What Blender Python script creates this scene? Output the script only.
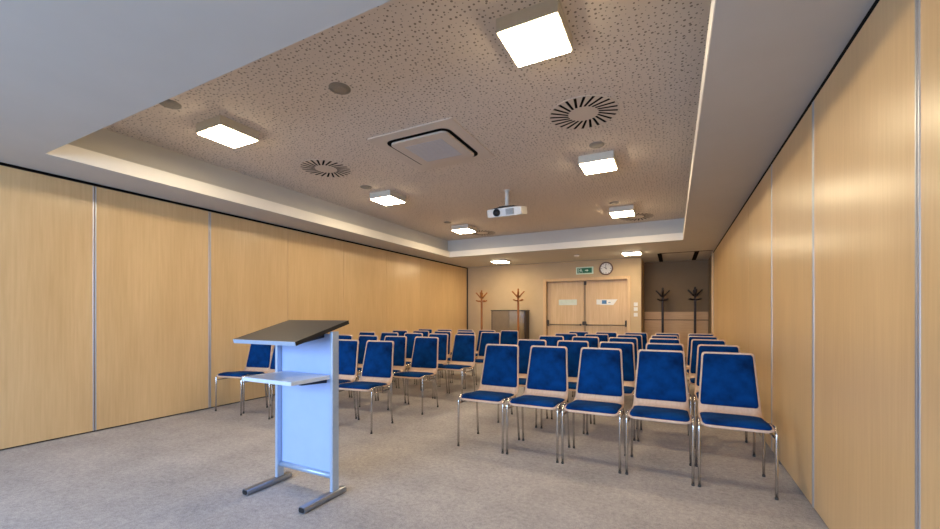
import bpy, bmesh, math, random
from mathutils import Vector, Matrix, noise

for o in list(bpy.data.objects):
    bpy.data.objects.remove(o)
S = bpy.context.scene
COL = S.collection
PI = math.pi
R = math.radians

# ---------------------------------------------------------------- camera
FPX = 400.0
cam_d = bpy.data.cameras.new('camera')
cam_d.sensor_fit = 'HORIZONTAL'
cam_d.sensor_width = 36.0
cam_d.lens = 36.0 * FPX / 940.0
cam_d.shift_y = 50.0 / 940.0
cam_d.clip_start = 0.05
cam = bpy.data.objects.new('camera', cam_d)
COL.objects.link(cam)
cam.location = (0, 0, 1.17)
cam.rotation_euler = (PI / 2, 0, math.atan(203.0 / FPX))
S.camera = cam

# ---------------------------------------------------------------- exposure, world, daylight
S.view_settings.view_transform = 'Standard'
S.view_settings.look = 'None'
S.view_settings.exposure = 0.0
S.view_settings.gamma = 1.0
S.view_settings.use_curve_mapping = False
LAMP_COL = (1.0, 0.82, 0.54)
LAMP_STRENGTH = 64.0
DAY_COL = (0.42, 0.64, 1.0)
DAY_POWER = 165.0
W = bpy.data.worlds.new('world')
S.world = W
W.use_nodes = True
bgn = W.node_tree.nodes['Background']
bgn.inputs[0].default_value = (0.55, 0.72, 1.0, 1)
bgn.inputs[1].default_value = 1.0

FRONT_Y = -2.2
WINDOWS = [(-4.85, -2.55), (-2.15, 0.45)]
WZ0, WZ1 = 0.35, 2.30


def area_light(name, loc, rot, sx, sy, power, col):
    l = bpy.data.lights.new(name, 'AREA')
    l.shape = 'RECTANGLE'
    l.size = sx
    l.size_y = sy
    l.energy = power
    l.color = col
    o = bpy.data.objects.new(name, l)
    o.location = loc
    o.rotation_euler = rot
    COL.objects.link(o)
    return o


for (a, b), pw in zip(WINDOWS, (1.0, 1.0)):
    dl = area_light('daylight', ((a + b) / 2, FRONT_Y - 0.55, (WZ0 + WZ1) / 2 + 0.25), (PI / 2 - R(22), 0, 0),
                    b - a, WZ1 - WZ0, DAY_POWER * pw, DAY_COL)
    dl.data.spread = R(150)


# ---------------------------------------------------------------- materials
def srgb(r, g, b):
    def f(c):
        c /= 255.0
        return c / 12.92 if c <= 0.04045 else ((c + 0.055) / 1.055) ** 2.4
    return (f(r), f(g), f(b), 1.0)


def new_mat(name, col, rough=0.6, metal=0.0, spec=0.5):
    m = bpy.data.materials.new(name)
    m.use_nodes = True
    nt = m.node_tree
    b = nt.nodes['Principled BSDF']
    b.inputs['Base Color'].default_value = col
    b.inputs['Roughness'].default_value = rough
    b.inputs['Metallic'].default_value = metal
    b.inputs['Specular IOR Level'].default_value = spec
    return m, nt, b


def coords(nt, scale=(1, 1, 1), kind='Object'):
    tc = nt.nodes.new('ShaderNodeTexCoord')
    mp = nt.nodes.new('ShaderNodeMapping')
    mp.inputs['Scale'].default_value = scale
    nt.links.new(tc.outputs[kind], mp.inputs['Vector'])
    return mp.outputs['Vector']


def noise_tex(nt, vec, scale, detail=3.0, rough=0.55):
    n = nt.nodes.new('ShaderNodeTexNoise')
    n.inputs['Scale'].default_value = scale
    n.inputs['Detail'].default_value = detail
    n.inputs['Roughness'].default_value = rough
    nt.links.new(vec, n.inputs['Vector'])
    return n.outputs['Fac']


def ramp(nt, fac, stops):
    r = nt.nodes.new('ShaderNodeValToRGB')
    e = r.color_ramp.elements
    while len(e) < len(stops):
        e.new(0.5)
    for i, (p, c) in enumerate(stops):
        e[i].position = p
        e[i].color = c
    nt.links.new(fac, r.inputs['Fac'])
    return r.outputs['Color']


def mix(nt, a, b, fac, mode='MIX'):
    n = nt.nodes.new('ShaderNodeMix')
    n.data_type = 'RGBA'
    n.blend_type = mode
    for s, v in ((n.inputs['Factor'], fac), (n.inputs['A'], a), (n.inputs['B'], b)):
        if hasattr(v, 'links') or isinstance(v, bpy.types.NodeSocket):
            nt.links.new(v, s)
        else:
            s.default_value = v
    return n.outputs['Result']


def bump(nt, b, height, strength=0.2, dist=0.01):
    n = nt.nodes.new('ShaderNodeBump')
    n.inputs['Strength'].default_value = strength
    n.inputs['Distance'].default_value = dist
    nt.links.new(height, n.inputs['Height'])
    nt.links.new(n.outputs['Normal'], b.inputs['Normal'])


def speckled(name, col, rough=0.6, metal=0.0, amount=0.12, scale=30.0, spec=0.5, bmp=0.0):
    m, nt, b = new_mat(name, col, rough, metal, spec)
    f = noise_tex(nt, coords(nt), scale)
    lo = tuple(c * (1 - amount) for c in col[:3]) + (1,)
    hi = tuple(min(1, c * (1 + amount)) for c in col[:3]) + (1,)
    nt.links.new(ramp(nt, f, [(0.3, lo), (0.7, hi)]), b.inputs['Base Color'])
    if bmp:
        bump(nt, b, f, bmp, 0.003)
    return m


def wood(name, dark, light, rough=0.4, grain=(26, 26, 1.1), scale=2.2, spec=0.5):
    m, nt, b = new_mat(name, light, rough, 0, spec)
    v = coords(nt, grain)
    f = noise_tex(nt, v, scale, 5.0, 0.6)
    c1 = ramp(nt, f, [(0.28, dark), (0.68, light)])
    v2 = coords(nt, (2.2, 2.2, 0.5))
    f2 = noise_tex(nt, v2, 1.3, 2.0)
    c2 = ramp(nt, f2, [(0.3, (0.90, 0.88, 0.85, 1)), (0.7, (1, 1, 1, 1))])
    nt.links.new(mix(nt, c1, c2, 1.0, 'MULTIPLY'), b.inputs['Base Color'])
    return m


M = {}
M['panel'] = wood('maple_laminate', srgb(214, 178, 128), srgb(224, 190, 140), 0.30, spec=0.6)
M['door_wood'] = wood('door_maple', srgb(206, 170, 122), srgb(222, 190, 144), 0.42)
M['ply'] = wood('chair_ply', srgb(204, 170, 146), srgb(218, 188, 164), 0.40, (30, 30, 4), 2.0)
M['stand_brown'] = wood('stand_brown', srgb(138, 80, 24), srgb(168, 104, 40), 0.35, (20, 20, 2), 3)
M['stand_dark'] = wood('stand_dark', srgb(30, 18, 14), srgb(48, 30, 22), 0.35, (20, 20, 2), 3)
M['dado'] = wood('dado_maple', srgb(200, 158, 108), srgb(214, 174, 124), 0.45, (2, 2, 26))
M['alu'] = speckled('aluminium_profile', srgb(196, 196, 198), 0.35, 0.7, 0.04, 40)
M['silver'] = speckled('silver_paint', srgb(176, 192, 214), 0.32, 0.35, 0.04, 60)
M['steel'] = speckled('grey_steel', srgb(150, 154, 162), 0.3, 0.75, 0.05, 60)
M['lect_panel'] = speckled('daylight_tinted_panel', srgb(166, 186, 228), 0.42, 0.0, 0.03, 8)  # blue of the daylight mixed into the grey panel colour
M['lect_shelf'] = speckled('pale_grey_board', srgb(206, 214, 226), 0.35, 0.0, 0.05, 25)
M['desk_black'] = speckled('anthracite_board', srgb(56, 52, 50), 0.30, 0.0, 0.06, 40)
M['black'] = speckled('black_plastic', srgb(20, 20, 22), 0.5, 0.0, 0.1, 30)
M['dark_grey'] = speckled('dark_grey_plastic', srgb(70, 68, 66), 0.5, 0.0, 0.1, 30)
M['gap'] = speckled('shadow_gap', srgb(14, 12, 11), 0.9, 0.0, 0.1, 20, 0.1)
M['chrome'] = speckled('chrome', srgb(206, 204, 202), 0.14, 1.0, 0.03, 50)
M['white_paint'] = speckled('white_paint', srgb(198, 195, 190), 0.75, 0.0, 0.02, 3, 0.3)
M['lip_lit'] = speckled('lit_lip_paint', srgb(238, 232, 222), 0.7, 0.0, 0.02, 3, 0.3)  # paler than the soffit: lamp light on the lip painted in
M['wall_paint'] = speckled('beige_wall_paint', srgb(196, 172, 138), 0.8, 0.0, 0.03, 4, 0.3)
M['niche_paint'] = speckled('shaded_niche_paint', srgb(138, 116, 90), 0.8, 0.0, 0.03, 4, 0.3)  # shade of the niche put into a darker, browner wall colour
M['white_plastic'] = speckled('white_plastic', srgb(222, 220, 216), 0.4, 0.0, 0.02, 20)
M['grey_disc'] = speckled('grey_speaker_grille', srgb(146, 138, 128), 0.7, 0.0, 0.2, 250)
M['paper'] = speckled('white_paper', srgb(232, 232, 228), 0.7, 0.0, 0.02, 20)
M['pale_plate'] = speckled('pale_green_plate', srgb(206, 214, 196), 0.35, 0.0, 0.04, 10)
M['blue_print'] = speckled('blue_print', srgb(70, 120, 170), 0.6, 0.0, 0.1, 60)
M['sign_green'] = speckled('sign_green', srgb(10, 104, 62), 0.45, 0.0, 0.06, 20)
M['sign_white'] = speckled('sign_white', srgb(214, 236, 214), 0.45, 0.0, 0.02, 20)
M['clock_rim'] = speckled('clock_rim', srgb(104, 76, 66), 0.4, 0.0, 0.1, 30)
M['clock_face'] = speckled('clock_face', srgb(226, 222, 216), 0.5, 0.0, 0.02, 20)
M['cab_brown'] = speckled('grey_brown_board', srgb(126, 108, 86), 0.45, 0.0, 0.08, 6)
M['cab_frame'] = speckled('dark_brown_frame', srgb(62, 48, 38), 0.5, 0.0, 0.1, 12)
M['cab_glass'], _nt, _b = new_mat('tinted_glass', srgb(132, 116, 92), 0.10, 0.0, 0.9)
_f = noise_tex(_nt, coords(_nt), 2.5)
_nt.links.new(ramp(_nt, _f, [(0.35, srgb(120, 104, 82)), (0.65, srgb(142, 126, 100))]), _b.inputs['Base Color'])
M['ac_grey'] = speckled('grille_grey', srgb(190, 188, 190), 0.6, 0.0, 0.03, 20)
M['dark_bracket'] = speckled('dark_bracket', srgb(38, 46, 66), 0.45, 0.2, 0.08, 20)

# blue fabric
m, nt, b = new_mat('blue_velour', srgb(20, 70, 150), 0.9, 0, 0.1)
v = coords(nt)
f1 = noise_tex(nt, v, 7.0, 3.0)
f2 = noise_tex(nt, v, 420.0, 2.0)
c = ramp(nt, f1, [(0.32, srgb(0, 32, 72)), (0.68, srgb(1, 59, 120))])
nt.links.new(c, b.inputs['Base Color'])
b.inputs['Sheen Weight'].default_value = 0.03
b.inputs['Sheen Tint'].default_value = srgb(90, 140, 220)
bump(nt, b, f2, 0.25, 0.002)
M['fabric'] = m

# carpet
m, nt, b = new_mat('carpet', srgb(150, 140, 132), 0.95, 0, 0.15)
v = coords(nt)
f1 = noise_tex(nt, v, 2.4, 6.0, 0.7)
f2 = noise_tex(nt, v, 34.0, 4.0, 0.75)
f3 = noise_tex(nt, v, 160.0, 2.0, 0.6)
c1 = ramp(nt, f1, [(0.3, srgb(164, 158, 156)), (0.7, srgb(188, 181, 178))])
c2 = ramp(nt, f2, [(0.30, (0.74, 0.74, 0.76, 1)), (0.5, (0.97, 0.96, 0.96, 1)), (0.70, (1.16, 1.15, 1.13, 1))])
c3 = ramp(nt, f3, [(0.3, (0.72, 0.72, 0.73, 1)), (0.7, (1.12, 1.12, 1.1, 1))])
nt.links.new(mix(nt, mix(nt, c1, c2, 1.0, 'MULTIPLY'), c3, 1.0, 'MULTIPLY'), b.inputs['Base Color'])
bump(nt, b, f3, 0.3, 0.004)
M['carpet'] = m

# perforated plasterboard: real holes drilled at random, drawn as dark round pits
m, nt, b = new_mat('perforated_plasterboard', srgb(206, 196, 186), 0.8, 0, 0.25)
v = coords(nt)
base = srgb(222, 209, 196)


def hole_mask(scale, radius, keep):
    vo = nt.nodes.new('ShaderNodeTexVoronoi')
    vo.voronoi_dimensions = '2D'
    vo.inputs['Scale'].default_value = scale
    vo.inputs['Randomness'].default_value = 0.75
    nt.links.new(v, vo.inputs['Vector'])
    # radius varies from hole to hole
    sep = nt.nodes.new('ShaderNodeSeparateColor')
    nt.links.new(vo.outputs['Color'], sep.inputs['Color'])
    ra = nt.nodes.new('ShaderNodeMath')
    ra.operation = 'MULTIPLY_ADD'
    nt.links.new(sep.outputs['Red'], ra.inputs[0])
    ra.inputs[1].default_value = radius * (1 - keep)
    ra.inputs[2].default_value = radius * keep
    lt = nt.nodes.new('ShaderNodeMath')
    lt.operation = 'LESS_THAN'
    nt.links.new(vo.outputs['Distance'], lt.inputs[0])
    nt.links.new(ra.outputs[0], lt.inputs[1])
    return lt.outputs[0]


h1 = hole_mask(29.0, 0.235, 0.3)
nt.links.new(mix(nt, base, srgb(140, 127, 114), h1), b.inputs['Base Color'])
M['perforated'] = m

# lamp diffuser: gives off the light of the room
m = bpy.data.materials.new('lit_diffuser')
m.use_nodes = True
nt = m.node_tree
nt.nodes.remove(nt.nodes['Principled BSDF'])
em = nt.nodes.new('ShaderNodeEmission')
em.inputs[0].default_value = LAMP_COL + (1,)
em.inputs[1].default_value = LAMP_STRENGTH
nt.links.new(em.outputs[0], nt.nodes['Material Output'].inputs[0])
M['lit'] = m
M['lamp_housing'] = speckled('lamp_housing', srgb(206, 198, 182), 0.5, 0.0, 0.03, 20)


# ---------------------------------------------------------------- mesh helpers
class MB:
    def __init__(self):
        self.bm = bmesh.new()
        self.mi = 0

    def _tag(self, faces):
        for f in faces:
            f.material_index = self.mi

    def box(self, x0, x1, y0, y1, z0, z1, bev=0.0, seg=2):
        r = bmesh.ops.create_cube(self.bm, size=1.0)
        vs = r['verts']
        for q in vs:
            q.co = Vector(((x0 + x1) / 2 + q.co.x * (x1 - x0), (y0 + y1) / 2 + q.co.y * (y1 - y0),
                           (z0 + z1) / 2 + q.co.z * (z1 - z0)))
        fs = set(f for q in vs for f in q.link_faces)
        self._tag(fs)
        if bev > 0:
            es = set(e for q in vs for e in q.link_edges)
            bmesh.ops.bevel(self.bm, geom=list(es), offset=bev, segments=seg, profile=0.6, affect='EDGES')
        return self

    def poly(self, pts, direction):
        """closed prism: outline pts extruded along direction"""
        d = Vector(direction)
        a = [self.bm.verts.new(p) for p in pts]
        c = [self.bm.verts.new(Vector(p) + d) for p in pts]
        n = len(pts)
        fs = [self.bm.faces.new(a[::-1]), self.bm.faces.new(c)]
        for i in range(n):
            fs.append(self.bm.faces.new((a[i], a[(i + 1) % n], c[(i + 1) % n], c[i])))
        self._tag(fs)
        return self

    def tube(self, pts, r, seg=10, caps=True, flat=None):
        """swept round (or flattened) bar through pts; r number or list"""
        pts = [Vector(p) for p in pts]
        n = len(pts)
        rs = r if isinstance(r, (list, tuple)) else [r] * n
        t0 = (pts[1] - pts[0]).normalized()
        up = Vector((0, 0, 1)) if abs(t0.z) < 0.9 else Vector((0, 1, 0))
        nx = t0.cross(up).normalized()
        rings = []
        prev_t = t0
        for i in range(n):
            if i == 0:
                t = t0
            elif i == n - 1:
                t = (pts[-1] - pts[-2]).normalized()
            else:
                t = ((pts[i] - pts[i - 1]).normalized() + (pts[i + 1] - pts[i]).normalized()).normalized()
            q = prev_t.rotation_difference(t)
            nx = (q @ nx).normalized()
            ny = t.cross(nx).normalized()
            prev_t = t
            ring = []
            for k in range(seg):
                a = 2 * PI * k / seg
                ring.append(self.bm.verts.new(pts[i] + (nx * math.cos(a) + ny * math.sin(a)) * rs[i]))
            rings.append(ring)
        fs = []
        for i in range(n - 1):
            for k in range(seg):
                f = self.bm.faces.new((rings[i][k], rings[i][(k + 1) % seg], rings[i + 1][(k + 1) % seg], rings[i + 1][k]))
                f.smooth = True
                fs.append(f)
        if caps:
            fs.append(self.bm.faces.new(rings[0][::-1]))
            fs.append(self.bm.faces.new(rings[-1]))
        self._tag(fs)
        return self

    def lathe(self, prof, c=(0, 0, 0), axis='z', seg=24):
        """prof: (radius, height) pairs, closed with caps where radius > 0"""
        rings = []
        for r, h in prof:
            ring = []
            for k in range(seg):
                a = 2 * PI * k / seg
                p = (r * math.cos(a), r * math.sin(a), h)
                if axis == 'y':
                    p = (r * math.cos(a), h, r * math.sin(a))
                elif axis == 'x':
                    p = (h, r * math.cos(a), r * math.sin(a))
                ring.append(self.bm.verts.new(Vector(c) + Vector(p)))
            rings.append(ring)
        fs = []
        for i in range(len(rings) - 1):
            for k in range(seg):
                f = self.bm.faces.new((rings[i][k], rings[i][(k + 1) % seg], rings[i + 1][(k + 1) % seg], rings[i + 1][k]))
                f.smooth = abs(prof[i][0] - prof[i + 1][0]) < 1e-6 or abs(prof[i][1] - prof[i + 1][1]) > 1e-6
                fs.append(f)
        if prof[0][0] > 1e-5:
            fs.append(self.bm.faces.new(rings[0][::-1]))
        if prof[-1][0] > 1e-5:
            fs.append(self.bm.faces.new(rings[-1]))
        self._tag(fs)
        return self

    def build(self, name, mat, parent=None, loc=None, smooth=False, rot=None):
        bmesh.ops.recalc_face_normals(self.bm, faces=self.bm.faces)
        me = bpy.data.meshes.new(name)
        if smooth:
            for f in self.bm.faces:
                f.smooth = True
        self.bm.to_mesh(me)
        self.bm.free()
        for mm in (mat if isinstance(mat, (list, tuple)) else [mat]):
            me.materials.append(mm)
        o = bpy.data.objects.new(name, me)
        COL.objects.link(o)
        if parent:
            o.parent = parent
        if loc:
            o.location = loc
        if rot:
            o.rotation_euler = rot
        return o


def thing(name, label, cat, loc=(0, 0, 0), rz=0.0, group=None):
    o = bpy.data.objects.new(name, None)
    o.empty_display_size = 0.1
    COL.objects.link(o)
    o.location = loc
    o.rotation_euler = (0, 0, rz)
    o['label'] = label
    o['category'] = cat
    if group:
        o['group'] = group
    return o


def tag(o, label, cat, group=None):
    o['label'] = label
    o['category'] = cat
    if group:
        o['group'] = group
    return o


def struct(o, label=None):
    o['kind'] = 'structure'
    if label:
        o['label'] = label
    return o


def copy_tree(o, parent=None):
    c = o.copy()
    COL.objects.link(c)
    c.parent = parent
    for ch in list(o.children):
        copy_tree(ch, c)
    return c


def rounded(hw, hh, r, n=5):
    pts = []
    for cx, cy, a0 in ((hw - r, hh - r, 0), (-hw + r, hh - r, 90), (-hw + r, -hh + r, 180), (hw - r, -hh + r, 270)):
        for k in range(n + 1):
            a = R(a0 + 90 * k / n)
            pts.append((cx + r * math.cos(a), cy + r * math.sin(a)))
    return pts


# ---------------------------------------------------------------- the room
XL, XR = -5.135, 0.75
YB, YN = 9.95, 11.0          # back wall, back of the niche
ZS, ZC = 2.476, 2.88          # lowered soffit, raised ceiling
CX0, CX1, CY0, CY1 = -4.545, 0.160, 1.335, 7.93   # opening in the soffit
REC = 0.12                   # the recess is wider than the opening above the lip
LIP = 2.60
NX = -0.65                   # left side of the niche

fl = MB().box(XL - 0.3, XR + 0.3, FRONT_Y - 0.3, YN + 0.3, -0.1, 0.0).build('floor', M['carpet'])
struct(fl, 'mottled grey beige carpet floor')

ce = MB()
ce.box(XL - 0.15, CX0, FRONT_Y - 0.2, YN + 0.15, ZS, LIP)
ce.box(CX1, XR + 0.15, FRONT_Y - 0.2, YN + 0.15, ZS, LIP)
ce.box(CX0, CX1, FRONT_Y - 0.2, CY0, ZS, LIP)
ce.box(CX0, CX1, CY1, YN + 0.15, ZS, LIP)
# recess side walls standing on the soffit
ce.box(CX0 - REC - 0.06, CX0 - REC, CY0 - REC, CY1 + REC, LIP, ZC)
ce.box(CX1 + REC, CX1 + REC + 0.06, CY0 - REC, CY1 + REC, LIP, ZC)
ce.box(CX0 - REC - 0.06, CX1 + REC + 0.06, CY0 - REC - 0.06, CY0 - REC, LIP, ZC)
ce.box(CX0 - REC - 0.06, CX1 + REC + 0.06, CY1 + REC, CY1 + REC + 0.06, LIP, ZC)
lp = MB()
lp.box(CX0 - 0.001, CX0 + 0.004, CY0, CY1, ZS - 0.0005, LIP + 0.004)
lp.box(CX1 - 0.004, CX1 + 0.001, CY0, CY1, ZS - 0.0005, LIP + 0.004)
lp.box(CX0 + 0.004, CX1 - 0.004, CY1 - 0.004, CY1 + 0.001, ZS - 0.0005, LIP + 0.004)
struct(lp.build('trim_5', M['lip_lit']), 'lip around the ceiling recess, lamp light painted in')
ceo = struct(ce.build('ceiling', M['white_paint']), 'lowered white soffit around the raised ceiling recess')
MB().box(CX0 - REC - 0.06, CX1 + REC + 0.06, CY0 - REC - 0.06, CY1 + REC + 0.06, ZC, ZC + 0.05).build(
    'perforated_board', M['perforated'], ceo)['label'] = 'raised ceiling board with scattered round holes'


def folding_wall(name, x, sgn, seams, label, y0, y1, wide):
    """movable partition: panels hung in a dark track, slim metal edge profiles in the joints"""
    back = MB()
    xa, xb = (x, x + sgn * 0.12)
    back.box(min(xa + sgn * 0.035, xb), max(xa + sgn * 0.035, xb), y0, y1, 0, ZS)
    back.box(min(x, xb), max(x, xb), y0, y1, ZS - 0.026, ZS)
    w = struct(back.build(name, M['gap']), label)
    ys = [y0] + list(seams) + [y1]
    for i in range(len(ys) - 1):
        a, bq = ys[i] + 0.0025, ys[i + 1] - 0.0025
        p = MB().box(min(x, x + sgn * 0.04), max(x, x + sgn * 0.04), a, bq, 0.014, ZS - 0.0265, 0.002, 1)
        p.build('partition_panel', M['panel'], w)
    for s in seams:
        if s not in wide:
            continue
        e = MB()
        e.box(min(x - sgn * 0.003, x + sgn * 0.03), max(x - sgn * 0.003, x + sgn * 0.03), s - 0.015, s - 0.0035, 0.014, ZS - 0.03, 0.001, 1)
        e.box(min(x - sgn * 0.003, x + sgn * 0.03), max(x - sgn * 0.003, x + sgn * 0.03), s + 0.0035, s + 0.015, 0.014, ZS - 0.03, 0.001, 1)
        e.build('edge_profile', M['alu'], w)
    return w


folding_wall('wall_left', XL, -1, [-0.4, 0.73, 1.86, 2.97, 4.10, 5.24, 6.42, 7.62, 8.58], 'left folding partition of pale maple panels', FRONT_Y, YB, (0.73, 1.86, 2.97))
folding_wall('wall_right', XR, 1, [-1.5, -0.36, 0.78, 1.92, 3.07, 4.20, 5.38, 6.40, 7.45, 8.50, 9.55], 'right folding partition of pale maple panels', FRONT_Y, 9.75, (0.78, 1.92, 3.07, 4.20))

# back wall with the double door opening
DX0, DX1, DZ = -2.905, -0.92, 2.025
bw = MB()
bw.box(XL - 0.1, DX0, YB, YB + 0.2, 0, ZS)
bw.box(DX1, NX, YB, YB + 0.2, 0, ZS)
bw.box(DX0, DX1, YB, YB + 0.2, DZ, ZS)
bw.box(NX - 0.2, NX, YB + 0.2, YN, 0, ZS)
bw.box(DX0 - 0.1, DX1 + 0.07, YB + 0.2, YB + 0.25, 0, DZ + 0.1)  # unseen backing added to stop sky light leaking round the door
struct(bw.build('wall_back', M['wall_paint']), 'beige painted back wall with double door')
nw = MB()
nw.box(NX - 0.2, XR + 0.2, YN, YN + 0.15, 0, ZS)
nwo = struct(nw.build('wall_niche', M['niche_paint']), 'back wall of the niche right of the doors, its shade painted in')
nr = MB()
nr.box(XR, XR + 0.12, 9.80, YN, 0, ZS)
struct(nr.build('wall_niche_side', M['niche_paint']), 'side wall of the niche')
# timber dado at the back of the niche, two boards with a dark groove
dd = MB()
dd.mi = 0
dd.box(NX + 0.004, XR - 0.004, YN - 0.022, YN, 1.045, 1.235, 0.003, 1)
dd.box(NX + 0.004, XR - 0.004, YN - 0.022, YN, 0.14, 1.03, 0.003, 1)
dd.mi = 1
dd.box(NX + 0.004, XR - 0.004, YN - 0.008, YN, 1.03, 1.045)
struct(dd.build('trim_1', [M['dado'], M['gap']]), 'timber dado boards in the niche')
jp = MB().box(XR - 0.03, XR + 0.1, 9.755, 9.80, 0, ZS - 0.002, 0.004, 1)
struct(jp.build('trim_2', M['panel']), 'pale end post of the right partition')
bb = MB()
bb.box(XL, DX0 - 0.07, YB - 0.012, YB, 0, 0.07, 0.002, 1)
bb.box(DX1 + 0.07, NX, YB - 0.012, YB, 0, 0.07, 0.002, 1)
struct(bb.build('baseboard_back', M['cab_frame']))
ts = MB().box(XL, XL + 0.025, YB - 0.03, YB, 0, ZS - 0.002)
struct(ts.build('trim_3', M['cab_frame']), 'dark corner strip where left partition meets back wall')
# dark partition track in the niche ceiling
tk = MB()
tk.box(-0.26, 0.72, 9.46, 9.485, ZS - 0.006, ZS)
tk.box(-0.30, -0.215, 9.485, 10.93, ZS - 0.006, ZS)
tk.box(0.40, 0.485, 9.485, 10.93, ZS - 0.006, ZS)
struct(tk.build('trim_4', M['gap']), 'dark partition tracks let into the niche ceiling')

# front wall behind the camera with its two windows
fw = MB()
xs = [XL - 0.1, WINDOWS[0][0], WINDOWS[0][1], WINDOWS[1][0], WINDOWS[1][1], XR + 0.1]
for i in (0, 2, 4):
    fw.box(xs[i], xs[i + 1], FRONT_Y - 0.2, FRONT_Y, 0, ZS)
for a, c in WINDOWS:
    fw.box(a, c, FRONT_Y - 0.2, FRONT_Y, 0, WZ0)
    fw.box(a, c, FRONT_Y - 0.2, FRONT_Y, WZ1, ZS)
struct(fw.build('wall_front', M['wall_paint']), 'front wall with windows')
for i, (a, c) in enumerate(WINDOWS):
    q = MB()
    ya, yb = FRONT_Y - 0.12, FRONT_Y - 0.06
    q.box(a, a + 0.05, ya, yb, WZ0, WZ1)
    q.box(c - 0.05, c, ya, yb, WZ0, WZ1)
    q.box(a, c, ya, yb, WZ0, WZ0 + 0.05)
    q.box(a, c, ya, yb, WZ1 - 0.05, WZ1)
    q.box((a + c) / 2 - 0.035, (a + c) / 2 + 0.035, ya, yb, WZ0, WZ1)
    struct(q.build('window_%d' % (i + 1), M['white_plastic']), 'white window frame')

# double door
dr = MB()
dr.box(DX0 - 0.045, DX0 + 0.03, YB - 0.02, YB + 0.094, 0, DZ + 0.045, 0.003, 1)
dr.box(DX1 - 0.03, DX1 + 0.045, YB - 0.02, YB + 0.094, 0, DZ + 0.045, 0.003, 1)
dr.box(DX0 + 0.03, DX1 - 0.03, YB - 0.02, YB + 0.094, DZ - 0.03, DZ + 0.045, 0.003, 1)
door = struct(dr.build('door_1', M['door_wood']), 'maple double door with push bars')
DS = -1.955
LY = YB + 0.095
for a, c, side in ((DX0 + 0.034, DS - 0.003, -1), (DS + 0.003, DX1 - 0.034, 1)):
    lf = MB().box(a, c, LY, LY + 0.05, 0.008, DZ - 0.034, 0.003, 1).build('door_leaf', M['door_wood'], door)
    pb = MB()
    ins, out = (c - 0.07, a + 0.03) if side < 0 else (a + 0.07, c - 0.03)
    lo, hi = min(ins, out), max(ins, out)
    pb.mi = 0
    pb.tube([(lo, LY - 0.06, 0.915), (hi, LY - 0.06, 0.915)], 0.016, 10)
    pb.mi = 1
    for xx in (lo, hi):
        pb.box(xx - 0.017, xx + 0.017, LY - 0.075, LY, 0.88 if xx == out else 0.895, 1.03 if xx == out else 0.94, 0.006, 1)
    pb.build('push_bar', [M['cab_brown'], M['black']], lf)
# vertical bolt on the meeting stile
vb = MB()
vb.tube([(DS + 0.03, LY - 0.02, 0.05), (DS + 0.03, LY - 0.02, DZ - 0.05)], 0.008, 8)
vb.box(DS + 0.005, DS + 0.06, LY - 0.03, LY, DZ - 0.13, DZ - 0.04, 0.004, 1)
vb.box(DS - 0.03, DS + 0.06, LY - 0.05, LY, 0.91, 1.0, 0.008, 1)
vb.build('vertical_bolt', M['cab_frame'], door)
# plates on the leaves
pl = MB().box(-2.576, -2.125, LY - 0.006, LY - 0.0005, 1.405, 1.545, 0.001, 1).build('door_plate', M['pale_plate'])
tag(pl, 'pale blank plate on left leaf of double door', 'plate')
pp = MB()
pp.mi = 0
pp.poly([(-1.655, LY - 0.004, 1.535), (-1.655, LY - 0.004, 1.415), (-1.50, LY - 0.004, 1.40), (-1.27, LY - 0.004, 1.395), (-1.175, LY - 0.004, 1.53)], (0, 0.003, 0))
pp.mi = 1
pp.box(-1.53, -1.42, LY - 0.0055, LY - 0.004, 1.425, 1.515)
pp.box(-1.38, -1.33, LY - 0.0055, LY - 0.004, 1.45, 1.465)
tag(pp.build('door_notice', [M['paper'], M['blue_print']]), 'white paper notice with blue mark on right leaf of double door', 'notice')

# ---------------------------------------------------------------- exit sign, clock, switches
sg = thing('exit_sign', 'green emergency exit sign with white border above the double door', 'sign', (-1.915, YB, 2.238))
MB().box(-0.205, 0.205, -0.035, 0, -0.088, 0.088, 0.006, 2).build('sign_case', M['sign_white'], sg)
MB().box(-0.172, 0.172, -0.038, -0.034, -0.062, 0.062).build('sign_face', M['sign_green'], sg)
pg = MB()
yy, dy = -0.0395, (0, 0.0016, 0)


def flat(pts):
    pg.poly([(x, yy, z) for x, z in pts], dy)


# door opening, running figure, arrow
flat([(-0.15, -0.05), (-0.15, 0.05), (-0.075, 0.05), (-0.075, 0.042), (-0.14, 0.042), (-0.14, -0.05)])
flat([(-0.083 + 0.011 * math.cos(a * PI / 5), 0.030 + 0.011 * math.sin(a * PI / 5)) for a in range(10)][::-1])
flat([(-0.105, 0.016), (-0.075, 0.016), (-0.078, -0.014), (-0.098, -0.014)])
flat([(-0.075, 0.016), (-0.050, 0.000), (-0.054, -0.006), (-0.080, 0.006)])
flat([(-0.105, 0.016), (-0.130, 0.004), (-0.127, -0.004), (-0.100, 0.006)])
flat([(-0.098, -0.014), (-0.112, -0.05), (-0.122, -0.05), (-0.106, -0.010)])
flat([(-0.088, -0.012), (-0.060, -0.026), (-0.058, -0.05), (-0.049, -0.05), (-0.050, -0.020), (-0.078, -0.006)])
pg.build('running_figure', M['sign_white'], sg)
pg = MB()
flat([(0.01, 0.010), (0.055, 0.010), (0.055, 0.030), (0.095, 0.0), (0.055, -0.030), (0.055, -0.010), (0.01, -0.010)])
pg.build('arrow', M['sign_white'], sg)

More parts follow.
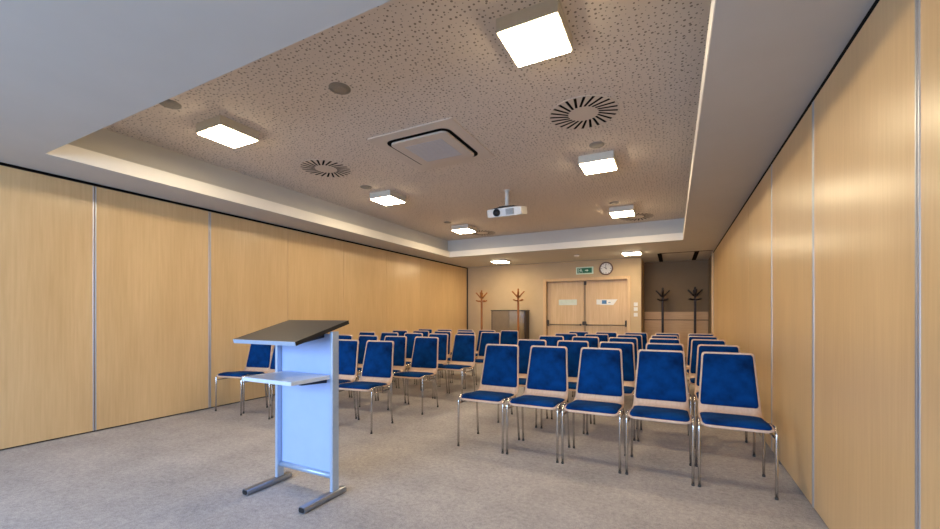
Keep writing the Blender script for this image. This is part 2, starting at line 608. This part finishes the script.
ck = thing('wall_clock', 'round analogue clock with brown rim right of the green exit sign', 'clock', (-1.417, YB, 2.262))
MB().lathe([(0.155, 0.0), (0.157, -0.03), (0.145, -0.042), (0.130, -0.040), (0.128, -0.022), (0.01, -0.022)], axis='y', seg=40).build('rim', M['clock_rim'], ck)
MB().lathe([(0.129, -0.020), (0.129, -0.026)], axis='y', seg=40).build('dial', M['clock_face'], ck)
for k in range(12):
    a = k * PI / 6
    ux, uz = math.sin(a), math.cos(a)
    w = 0.006 if k % 3 == 0 else 0.004
    r0, r1 = (0.092, 0.12) if k % 3 == 0 else (0.102, 0.12)
    tkm = MB()
    tkm.poly([(ux * r0 - uz * w, -0.0285, uz * r0 + ux * w), (ux * r0 + uz * w, -0.0285, uz * r0 - ux * w),
              (ux * r1 + uz * w, -0.0285, uz * r1 - ux * w), (ux * r1 - uz * w, -0.0285, uz * r1 + ux * w)], (0, 0.002, 0))
    tkm.build('hour_mark', M['black'], ck)
for ang, ln, w in ((-58, 0.065, 0.007), (-8, 0.098, 0.005)):
    a = R(ang)
    ux, uz = math.sin(a), math.cos(a)
    MB().poly([(-ux * 0.02 - uz * w, -0.031, -uz * 0.02 + ux * w), (-ux * 0.02 + uz * w, -0.031, -uz * 0.02 - ux * w),
               (ux * ln + uz * w * .5, -0.031, uz * ln - ux * w * .5), (ux * ln - uz * w * .5, -0.031, uz * ln + ux * w * .5)],
              (0, 0.002, 0)).build('hand', M['black'], ck)

for z, lb in ((1.405, 'uppermost white square switch on wall right of the doors'),
              (1.295, 'middle white square switch on wall right of the doors'),
              (1.165, 'lowest white square switch on wall right of the doors')):
    sw = thing('light_switch', lb, 'switch', (-0.765, YB, z), group='white switches right of the doors')
    MB().box(-0.042, 0.042, -0.010, 0, -0.042, 0.042, 0.003, 2).build('plate', M['white_plastic'], sw)
    MB().box(-0.028, 0.028, -0.015, -0.009, -0.028, 0.028, 0.002, 1).build('rocker', M['white_plastic'], sw)

# ---------------------------------------------------------------- ceiling fittings
ORD = ['nearest', 'second', 'third']
COLS = [(-3.635, 'left'), (-0.732, 'right')]


def ceiling_lamp(x, y, ztop, th, label, group, size=0.36):
    t = thing('ceiling_lamp', label, 'lamp', (x, y, ztop), group=group)
    h = size / 2
    q = MB()
    for a in ((-h, h, -h, -h + 0.012), (-h, h, h - 0.012, h), (-h, -h + 0.012, -h + 0.012, h - 0.012), (h - 0.012, h, -h + 0.012, h - 0.012)):
        q.box(a[0], a[1], a[2], a[3], -th, 0)
    q.box(-h + 0.012, h - 0.012, -h + 0.012, h - 0.012, -0.012, 0)
    q.build('housing', M['lamp_housing'], t)
    MB().box(-h + 0.0125, h - 0.0125, -h + 0.0125, h - 0.0125, -th - 0.010, -th + 0.008).build('diffuser', M['lit'], t)
    return t


for x, cn in COLS:
    for y, on in ((2.31 if x > -2 else 2.265, 'nearest the camera'), (4.57, 'in the middle'), (6.90, 'farthest back')):
        ceiling_lamp(x, y, ZC, 0.082, 'square lit lamp in the ceiling recess, %s row, %s' % (cn, on), 'square lamps in the ceiling recess')
ceiling_lamp(-3.73, 8.98, ZS, 0.032, 'square lit lamp on low soffit by the back wall, above the brown coat stands', 'square lamps on the soffit by the back wall')
ceiling_lamp(-0.77, 9.02, ZS, 0.032, 'square lit lamp on low soffit by the back wall, right of the clock', 'square lamps on the soffit by the back wall')


def speaker_disc(x, y, z, r, label, name='ceiling_speaker', cat='speaker', group='round speakers in the ceiling'):
    t = thing(name, label, cat, (x, y, z), group=group)
    MB().lathe([(r, 0.0), (r, -0.006), (r * 0.9, -0.010), (r * 0.86, -0.006)], seg=32).build('rim', M['grey_disc'], t)
    MB().lathe([(r * 0.88, -0.002), (r * 0.88, -0.007), (r * 0.5, -0.010), (0.002, -0.011)], seg=32).build('grille', M['grey_disc'], t)


speaker_disc(-3.64, 1.79, ZC, 0.08, 'round grey ceiling speaker left of the nearest left lamp at recess corner')
speaker_disc(-2.245, 2.25, ZC, 0.08, 'round grey ceiling speaker in front of the square air conditioning cassette')
speaker_disc(-0.685, 4.17, ZC, 0.075, 'round grey ceiling speaker between right swirl vent and middle right lamp')
speaker_disc(-3.67, 4.15, ZC, 0.075, 'round grey ceiling speaker between left swirl vent and middle left lamp')
speaker_disc(-3.72, 6.42, ZC, 0.07, 'round grey ceiling speaker just ahead of the farthest left lamp')
speaker_disc(-0.80, 6.45, ZC, 0.07, 'round grey ceiling speaker just ahead of the farthest right lamp')
sd = thing('smoke_detector', 'small round detector on low soffit in front of the double door', 'detector', (-1.89, 8.93, ZS))
MB().lathe([(0.055, 0), (0.055, -0.012), (0.045, -0.03), (0.02, -0.036)], seg=24).build('cover', M['white_plastic'], sd)
MB().lathe([(0.06, 0), (0.06, -0.006)], seg=24).build('base', M['white_plastic'], sd)


def swirl_vent(x, y, label):
    t = thing('swirl_vent', label, 'vent', (x, y, ZC), group='round swirl vents in the ceiling')
    MB().lathe([(0.288, 0), (0.288, -0.002), (0.286, -0.004), (0.01, -0.004)], seg=48).build('plate', M['perf_plain'], t)
    n = 24
    for k in range(n):
        a = 2 * PI * k / n
        q = MB()
        pts = []
        for r, da, w in ((0.125, 0.0, 0.0095), (0.277, 0.22, 0.0115)):
            c = Vector((r * math.cos(a + da), r * math.sin(a + da), 0))
            pts.append((c, w))
        d = (pts[1][0] - pts[0][0]).normalized()
        nn = Vector((-d.y, d.x, 0))
        (c0, w0), (c1, w1) = pts
        out = [c0 - nn * w0, c1 - nn * w1, c1 + nn * w1, c0 + nn * w0]
        q.poly([(p.x, p.y, -0.0045) for p in out], (0, 0, 0.003))
        q.build('slot', M['gap'], t)
    return t


M['perf_plain'] = speckled('ceiling_paint', srgb(214, 201, 188), 0.75, 0.0, 0.02, 5, 0.25)
swirl_vent(-0.68, 3.47, 'round swirl vent with dark slots, nearest on right side of the ceiling')
swirl_vent(-3.63, 3.42, 'round swirl vent with dark slots, nearest on left side of the ceiling')
swirl_vent(-3.56, 7.58, 'round swirl vent at far end of ceiling behind the farthest left lamp')
swirl_vent(-0.57, 7.56, 'round swirl vent at far end of ceiling behind the farthest right lamp')

# air conditioning cassette
ac = thing('air_conditioning_cassette', 'square white air conditioning cassette with dark rounded slot in ceiling', 'air conditioner', (-2.185, 3.49, ZC))
MB().poly([(x, y, 0) for x, y in rounded(0.475, 0.475, 0.02)], (0, 0, -0.012)).build('frame', M['perf_plain'], ac)
MB().poly([(x, y, -0.010) for x, y in rounded(0.36, 0.36, 0.09)], (0, 0, -0.006)).build('air_slot', M['gap'], ac)
MB().poly([(x, y, -0.014) for x, y in rounded(0.322, 0.322, 0.06)], (0, 0, -0.020)).build('intake_panel', M['perf_plain'], ac)
gr = MB()
for k in range(16):
    yv = -0.20 + 0.4 * k / 15
    gr.box(-0.215, 0.215, yv - 0.008, yv + 0.008, -0.0365, -0.033)
gr.build('intake_grille', M['ac_grey'], ac)

# projector
pj = thing('projector', 'white projector hanging from ceiling pole behind the air conditioning cassette', 'projector', (-2.04, 5.14, ZC))
MB().tube([(0, 0, 0), (0, 0, -0.215)], 0.024, 14).lathe([(0.045, 0), (0.045, -0.008)], seg=24).build('pole', M['white_plastic'], pj)
PIV, TILT = (0, 0, -0.245), (R(13), 0, 0)
br = MB()
br.box(-0.09, 0.09, -0.07, 0.07, 0.016, 0.030, 0.003, 1)
for sx in (-1, 1):
    br.tube([(sx * 0.07, -0.05, 0.022), (sx * 0.18, -0.11, -0.004)], 0.009, 8)
    br.tube([(sx * 0.07, 0.05, 0.022), (sx * 0.18, 0.10, -0.004)], 0.009, 8)
br.build('bracket', M['black'], pj, PIV, rot=TILT)
pbm = MB()
out = []
for k in range(9):      # bowed front edge
    u = -0.25 + 0.5 * k / 8
    out.append((u, -0.17 + 0.05 * (u / 0.25) ** 2, -0.108))
out += [(0.24, 0.15, -0.108), (-0.24, 0.15, -0.108)]
pbm.poly(out, (0, 0, 0.108))
bmesh.ops.bevel(pbm.bm, geom=list(pbm.bm.edges), offset=0.016, segments=3, profile=0.6, affect='EDGES')
pbm.build('body', M['white_plastic'], pj, PIV, rot=TILT)
MB().lathe([(0.050, -0.12), (0.050, -0.185), (0.042, -0.185), (0.038, -0.172), (0.002, -0.168)], (-0.085, 0, -0.052), 'y', 24).build('lens', M['black'], pj, PIV, rot=TILT)
gq = MB()
for k in range(6):
    gq.box(0.045, 0.155, -0.174, -0.15, -0.090 + k * 0.013, -0.083 + k * 0.013)
gq.build('vent_grille', M['grey_disc'], pj, PIV, rot=TILT)

# ---------------------------------------------------------------- lectern
lt = thing('lectern', 'silver framed lectern with front panel tinted by painted daylight, shelf and tilted dark desk top', 'lectern', (-2.21, 1.85, 0))
# local coordinates: x -0.27..0.265, y 0 at the posts
for sx, xx in ((-1, -0.254), (1, 0.267)):
    f = MB()
    f.poly([(xx + px, -0.205, 0.021 + pz) for px, pz in rounded(0.027, 0.0185, 0.014, 4)], (0, 0.335, 0))
    ft = f.build('foot', M['steel'], lt)
    MB().poly([(xx + px, -0.208, 0.021 + pz) for px, pz in rounded(0.021, 0.0135, 0.010, 4)], (0, 0.012, 0)).build('end_cap', M['black'], ft)
    pz_ = MB()
    pz_.poly([(xx + px, 0.050 + py, 0.030) for px, py in rounded(0.012, 0.029, 0.006, 4)], (0, 0, 1.03))
    pz_.build('post', M['silver'], lt)
MB().box(-0.240, 0.243, 0.058, 0.068, 0.135, 1.045, 0.001, 1).build('front_panel', M['lect_panel'], lt)
MB().tube([(-0.25, 0.058, 0.125), (0.25, 0.058, 0.125)], 0.020, 14).build('lower_rail', M['silver'], lt)
sh = MB().box(-0.19, 0.255, -0.268, 0.03, 0.757, 0.781, 0.002, 1).build('shelf', M['lect_shelf'], lt)
for sx in (-0.17, 0.20):
    MB().poly([(sx, -0.17, 0.755), (sx, 0.05, 0.755), (sx, 0.05, 0.725), (sx, -0.15, 0.738)], (0.02 if sx < 0 else -0.02, 0, 0)).build('shelf_bracket', M['dark_bracket'], lt)
# desk top: tilted board
dt = MB()
a = math.atan2(1.125 - 1.010, 2.01 - 1.60)
dt.mi = 0
L_ = 0.44
dt.box(-0.305, 0.265, 0, L_, -0.012, 0.012, 0.0015, 1)
dob = dt.build('desk_top', M['desk_black'], lt, (0, -0.245, 1.000), rot=(a, 0, 0))
for xe in (-0.3065, 0.2665):
    MB().box(xe - 0.0015, xe + 0.0015, 0.0, L_, -0.0122, 0.0122).build('edge_band', M['black'], dob)
MB().box(-0.305, 0.265, -0.004, -0.0005, -0.0125, 0.0125).build('front_edge_strip', M['silver'], dob)
for sx in (-0.235, 0.15):
    MB().poly([(sx, -0.17, 1.000), (sx, 0.06, 1.065), (sx, 0.06, 1.02), (sx, -0.17, 0.985)], (0.02, 0, 0)).build('desk_bracket', M['dark_bracket'], lt)


# ---------------------------------------------------------------- chairs
PROFILE = [  # y, z, half width of the bent plywood shell, front edge of seat to top of back
    (-0.210, 0.414, 0.165), (-0.207, 0.424, 0.188), (-0.197, 0.434, 0.202), (-0.175, 0.442, 0.206), (-0.12, 0.445, 0.207),
    (-0.04, 0.437, 0.206), (0.05, 0.430, 0.205), (0.12, 0.428, 0.204), (0.165, 0.432, 0.203), (0.195, 0.446, 0.201),
    (0.213, 0.472, 0.199), (0.225, 0.51, 0.197), (0.240, 0.58, 0.192), (0.256, 0.66, 0.186), (0.272, 0.74, 0.180),
    (0.288, 0.815, 0.1755), (0.298, 0.857, 0.173), (0.301, 0.869, 0.169), (0.3025, 0.876, 0.161), (0.3035, 0.879, 0.148)]


def prof_at(s):
    """point, half width and normal at arclength fraction along the profile"""
    pts = [Vector((0, p[0], p[1])) for p in PROFILE]
    d = [0.0]
    for i in range(1, len(pts)):
        d.append(d[-1] + (pts[i] - pts[i - 1]).length)
    t = s * d[-1]
    for i in range(1, len(pts)):
        if t <= d[i] + 1e-9:
            f = (t - d[i - 1]) / (d[i] - d[i - 1])
            p = pts[i - 1].lerp(pts[i], f)
            w = PROFILE[i - 1][2] * (1 - f) + PROFILE[i][2] * f
            tg = (pts[i] - pts[i - 1]).normalized()
            return p, w, Vector((0, -tg.z, tg.y))
    return pts[-1], PROFILE[-1][2], Vector((0, -1, 0))


def s_of(z=None, y=None):
    best, bs = 1e9, 0
    for k in range(1001):
        p, w, n = prof_at(k / 1000)
        e = abs(p.z - z) + (10 if p.y < 0.19 else 0) if z is not None else abs(p.y - y) + (10 if p.z > 0.46 else 0)
        if e < best:
            best, bs = e, k / 1000
    return bs


def chair_shell():
    q = MB()
    nw_ = 6
    top, bot = [], []
    pts = [Vector((0, p[0], p[1])) for p in PROFILE]
    n = len(pts)
    for i in range(n):
        a_ = pts[max(0, i - 1)]
        b_ = pts[min(n - 1, i + 1)]
        tg = (b_ - a_).normalized()
        nm = Vector((0, -tg.z, tg.y))
        rt, rb = [], []
        for k in range(nw_ + 1):
            u = -1 + 2 * k / nw_
            x = u * PROFILE[i][2]
            rt.append(q.bm.verts.new((x, pts[i].y, pts[i].z)))
            pb_ = pts[i] - nm * 0.012
            rb.append(q.bm.verts.new((x, pb_.y, pb_.z)))
        top.append(rt)
        bot.append(rb)
    for i in range(n - 1):
        for k in range(nw_):
            f1 = q.bm.faces.new((top[i][k], top[i][k + 1], top[i + 1][k + 1], top[i + 1][k]))
            f2 = q.bm.faces.new((bot[i][k + 1], bot[i][k], bot[i + 1][k], bot[i + 1][k + 1]))
            f1.smooth = f2.smooth = True
        q.bm.faces.new((top[i][0], top[i + 1][0], bot[i + 1][0], bot[i][0]))
        q.bm.faces.new((top[i + 1][nw_], top[i][nw_], bot[i][nw_], bot[i + 1][nw_]))
    for i in (0, n - 1):
        for k in range(nw_):
            q.bm.faces.new((top[i][k], bot[i][k], bot[i][k + 1], top[i][k + 1]))
    return q


def chair_pad(s0, s1, inset, thick, nu=10, nv=14):
    q = MB()
    rows = []
    for j in range(nv + 1):
        tv = j / nv
        tv = 0.5 - 0.5 * math.cos(PI * tv)
        p, w, nm = prof_at(s0 + (s1 - s0) * tv)
        v_ = 2 * tv - 1
        w = w - inset
        row = []
        for k in range(nu + 1):
            u = math.sin(PI / 2 * (-1 + 2 * k / nu))
            h = thick * (max(0, 1 - abs(u) ** 7) ** 0.5) * (max(0, 1 - abs(v_) ** 7) ** 0.5)
            uu = u * w
            # rounded corners of the pad
            if abs(v_) > 0.93:
                uu *= 1 - 0.08 * ((abs(v_) - 0.93) / 0.07) ** 2
            c_ = p + nm * (h + (0.001 if h > 1e-4 else -0.003))
            row.append(q.bm.verts.new((uu, c_.y, c_.z)))
        rows.append(row)
    for j in range(nv):
        for k in range(nu):
            f = q.bm.faces.new((rows[j][k], rows[j][k + 1], rows[j + 1][k + 1], rows[j + 1][k]))
            f.smooth = True
    # underside
    q.bm.faces.new([r_[0] for r_ in rows] + rows[-1][1:] + [r_[-1] for r_ in rows[::-1]][1:] + rows[0][1:-1][::-1])
    return q


SB0, SB1 = s_of(z=0.482), s_of(z=0.867)
SS0, SS1 = s_of(y=-0.202), s_of(y=0.150)


def make_chair():
    root = thing('stacking_chair', 'blue chair', 'chair')
    chair_shell().build('plywood_shell', M['ply'], root)
    chair_pad(SS0, SS1, 0.009, 0.020).build('seat_pad', M['fabric'], root)
    chair_pad(SB0, SB1, 0.010, 0.016).build('back_pad', M['fabric'], root)
    for s in (-1, 1):
        fl_ = MB().tube([(s * 0.212, -0.200, 0.008), (s * 0.2125, -0.198, 0.20), (s * 0.213, -0.195, 0.397), (s * 0.213, -0.188, 0.424),
                         (s * 0.2135, -0.170, 0.440), (s * 0.214, -0.13, 0.443), (s * 0.2125, -0.02, 0.433), (s * 0.198, 0.05, 0.411)], 0.0092, 10).build('leg', M['chrome'], root)
        MB().lathe([(0.0108, 0.0), (0.0108, 0.012), (0.0098, 0.015)], (s * 0.212, -0.200, 0), seg=12).build('foot_cap', M['dark_grey'], fl_)
        rl = MB().tube([(s * 0.212, 0.205, 0.008), (s * 0.206, 0.165, 0.30), (s * 0.200, 0.150, 0.385), (s * 0.188, 0.146, 0.418)], 0.0092, 10).build('leg', M['chrome'], root)
        MB().lathe([(0.0108, 0.0), (0.0108, 0.012), (0.0098, 0.015)], (s * 0.212, 0.205, 0), seg=12).build('foot_cap', M['dark_grey'], rl)
        MB().tube([(s * 0.2125, -0.196, 0.378), (s * 0.209, -0.05, 0.379), (s * 0.202, 0.152, 0.376)], 0.0082, 8).build('side_rail', M['chrome'], root)
    # cross bar under the seat
    MB().tube([(-0.19, 0.148, 0.402), (0.19, 0.148, 0.402)], 0.0085, 8).build('cross_bar', M['chrome'], root)
    return root


RY = [3.13, 4.0, 4.92, 5.73, 6.52]
LYR = [2.98, 3.86, 4.74, 5.56, 6.38]
RX = [[-1.492, -1.027, -0.562, -0.090, 0.372], [-1.474, -0.994, -0.525, -0.078, 0.377], [-1.494, -1.040, -0.571, -0.098, 0.365],
      [-1.485, -1.022, -0.562, -0.104, 0.345], [-1.455, -0.990, -0.535, -0.085, 0.372]]
LX = [[-4.755, -4.285, -3.815, -3.365, -2.875], [-4.75, -4.28, -3.812, -3.335, -2.835], [-4.61, -4.134, -3.663, -3.196, -2.745],
      [-4.54, -4.06, -3.611, -3.165, -2.704], [-4.49, -4.05, -3.611, -3.147, -2.693]]
ROWN = ['front row', 'second row', 'third row', 'fourth row', 'rearmost row']
RSEAT = ['at the aisle end', 'second from the aisle', 'in the middle', 'second from right wall', 'nearest the right wall']
LSEAT = ['nearest the left wall', 'second from left wall', 'in the middle', 'second from the aisle', 'at the aisle end']
rnd = random.Random(4)


def spread(row, gap=0.460):
    row = list(row)
    for _ in range(60):
        for i in range(len(row) - 1):
            d = gap - (row[i + 1] - row[i])
            if d > 0:
                row[i] -= d / 2
                row[i + 1] += d / 2
    return row


proto = make_chair()
first = True
for block, YS, XS, seat in (('right', RY, RX, RSEAT), ('left', LYR, LX, LSEAT)):
    for ri, row in enumerate(XS):
        names = seat
        for ci, x in enumerate(spread(row)):
            o = proto if first else copy_tree(proto)
            first = False
            y = YS[ri] + 0.20
            rz = R(rnd.uniform(-0.6, 0.6))
            if block == 'right' and ri == 0:
                rz = 0
            if block == 'left' and ri == 0:
                rz = R((0, 0, 3, 6, 8)[ci])
                y += (0, 0, 0.0, 0.02, 0.05)[ci]
                if ci < 2:
                    y = 2.965 + 0.20 + 0.01 * ci
                    x -= 0.015
                    rz = R(10 + 2 * ci)
            if block == 'left' and ri == 1 and ci > 2:
                rz = R(5)
                x -= 0.008
                y += 0.04
            o.location = (x, y, 0)
            o.rotation_euler = (0, 0, rz)
            o['label'] = 'blue chair with chrome legs, %s of %s block, %s' % (ROWN[ri], block, names[ci])
            o['category'] = 'chair'
            o['group'] = 'blue chairs of the %s block' % block


# ---------------------------------------------------------------- coat stands and cabinet
def coat_stand(x, y, mat, label, rot=0.0, group=None):
    t = thing('coat_stand', label, 'coat stand', (x, y, 0), rot, group)
    MB().tube([(0, 0, 0.10), (0, 0, 0.5), (0, 0, 1.2), (0, 0, 1.66), (0, 0, 1.76), (0, 0, 1.785), (0, 0, 1.81)],
              [0.030, 0.027, 0.026, 0.026, 0.020, 0.024, 0.010], 14).build('pole', mat, t)
    for k in range(4):
        a = k * PI / 2 + 0.12
        c, s = math.cos(a), math.sin(a)
        MB().tube([(0.02 * c, 0.02 * s, 1.60), (0.06 * c, 0.06 * s, 1.645), (0.10 * c, 0.10 * s, 1.69), (0.142 * c, 0.142 * s, 1.735), (0.150 * c, 0.150 * s, 1.745)],
                  [0.022, 0.020, 0.017, 0.018, 0.010], 8).build('upper_peg', mat, t)
        a += PI / 4 - 0.1
        c, s = math.cos(a), math.sin(a)
        MB().tube([(0.02 * c, 0.02 * s, 1.515), (0.09 * c, 0.09 * s, 1.512), (0.155 * c, 0.155 * s, 1.535), (0.162 * c, 0.162 * s, 1.54)],
                  [0.020, 0.017, 0.018, 0.010], 8).build('lower_peg', mat, t)
        c, s = math.cos(a + 0.2), math.sin(a + 0.2)
        MB().tube([(0.015 * c, 0.015 * s, 0.30), (0.06 * c, 0.06 * s, 0.22), (0.13 * c, 0.13 * s, 0.10), (0.20 * c, 0.20 * s, 0.025), (0.23 * c, 0.23 * s, 0.018)],
                  [0.016, 0.018, 0.018, 0.017, 0.017], 8).build('foot', mat, t)


coat_stand(-4.48, 9.5, M['stand_brown'], 'warm brown wooden coat stand nearest the left partition', 0.1, 'wooden coat stands at the back wall')
coat_stand(-3.392, 9.3, M['stand_brown'], 'warm brown wooden coat stand in front of the low grey brown cabinet', 0.25, 'wooden coat stands at the back wall')
coat_stand(-0.219, 10.6, M['stand_dark'], 'dark wooden coat stand in the niche, nearer the doors', 0.0, 'wooden coat stands at the back wall')
coat_stand(0.455, 10.6, M['stand_dark'], 'dark wooden coat stand in the niche, nearer the right partition', 0.05, 'wooden coat stands at the back wall')

cb = thing('cabinet', 'low grey brown cabinet with dark frame against back wall left of the doors', 'cabinet', (-3.79, 9.77, 0))
q = MB()
q.box(-0.47, 0.47, -0.13, 0.16, 0.08, 0.10)
q.box(-0.47, -0.44, -0.13, 0.16, 0.10, 1.26)
q.box(0.44, 0.47, -0.13, 0.16, 0.10, 1.26)
q.box(-0.44, 0.44, 0.14, 0.16, 0.10, 1.26)
q.box(-0.44, 0.44, -0.13, 0.14, 0.62, 0.64)
q.build('carcass', M['cab_frame'], cb)
MB().box(-0.485, 0.485, -0.15, 0.165, 1.26, 1.285, 0.004, 1).build('top', M['cab_frame'], cb)
MB().box(-0.44, 0.03, -0.148, -0.131, 0.105, 1.255, 0.002, 1).build('door', M['cab_brown'], cb)
MB().box(0.035, 0.44, -0.148, -0.131, 0.105, 1.255, 0.002, 1).build('door', M['cab_glass'], cb)
for xx in (-0.41, 0.41):
    MB().box(xx - 0.03, xx + 0.03, -0.12, 0.15, 0, 0.08).build('plinth_foot', M['black'], cb)
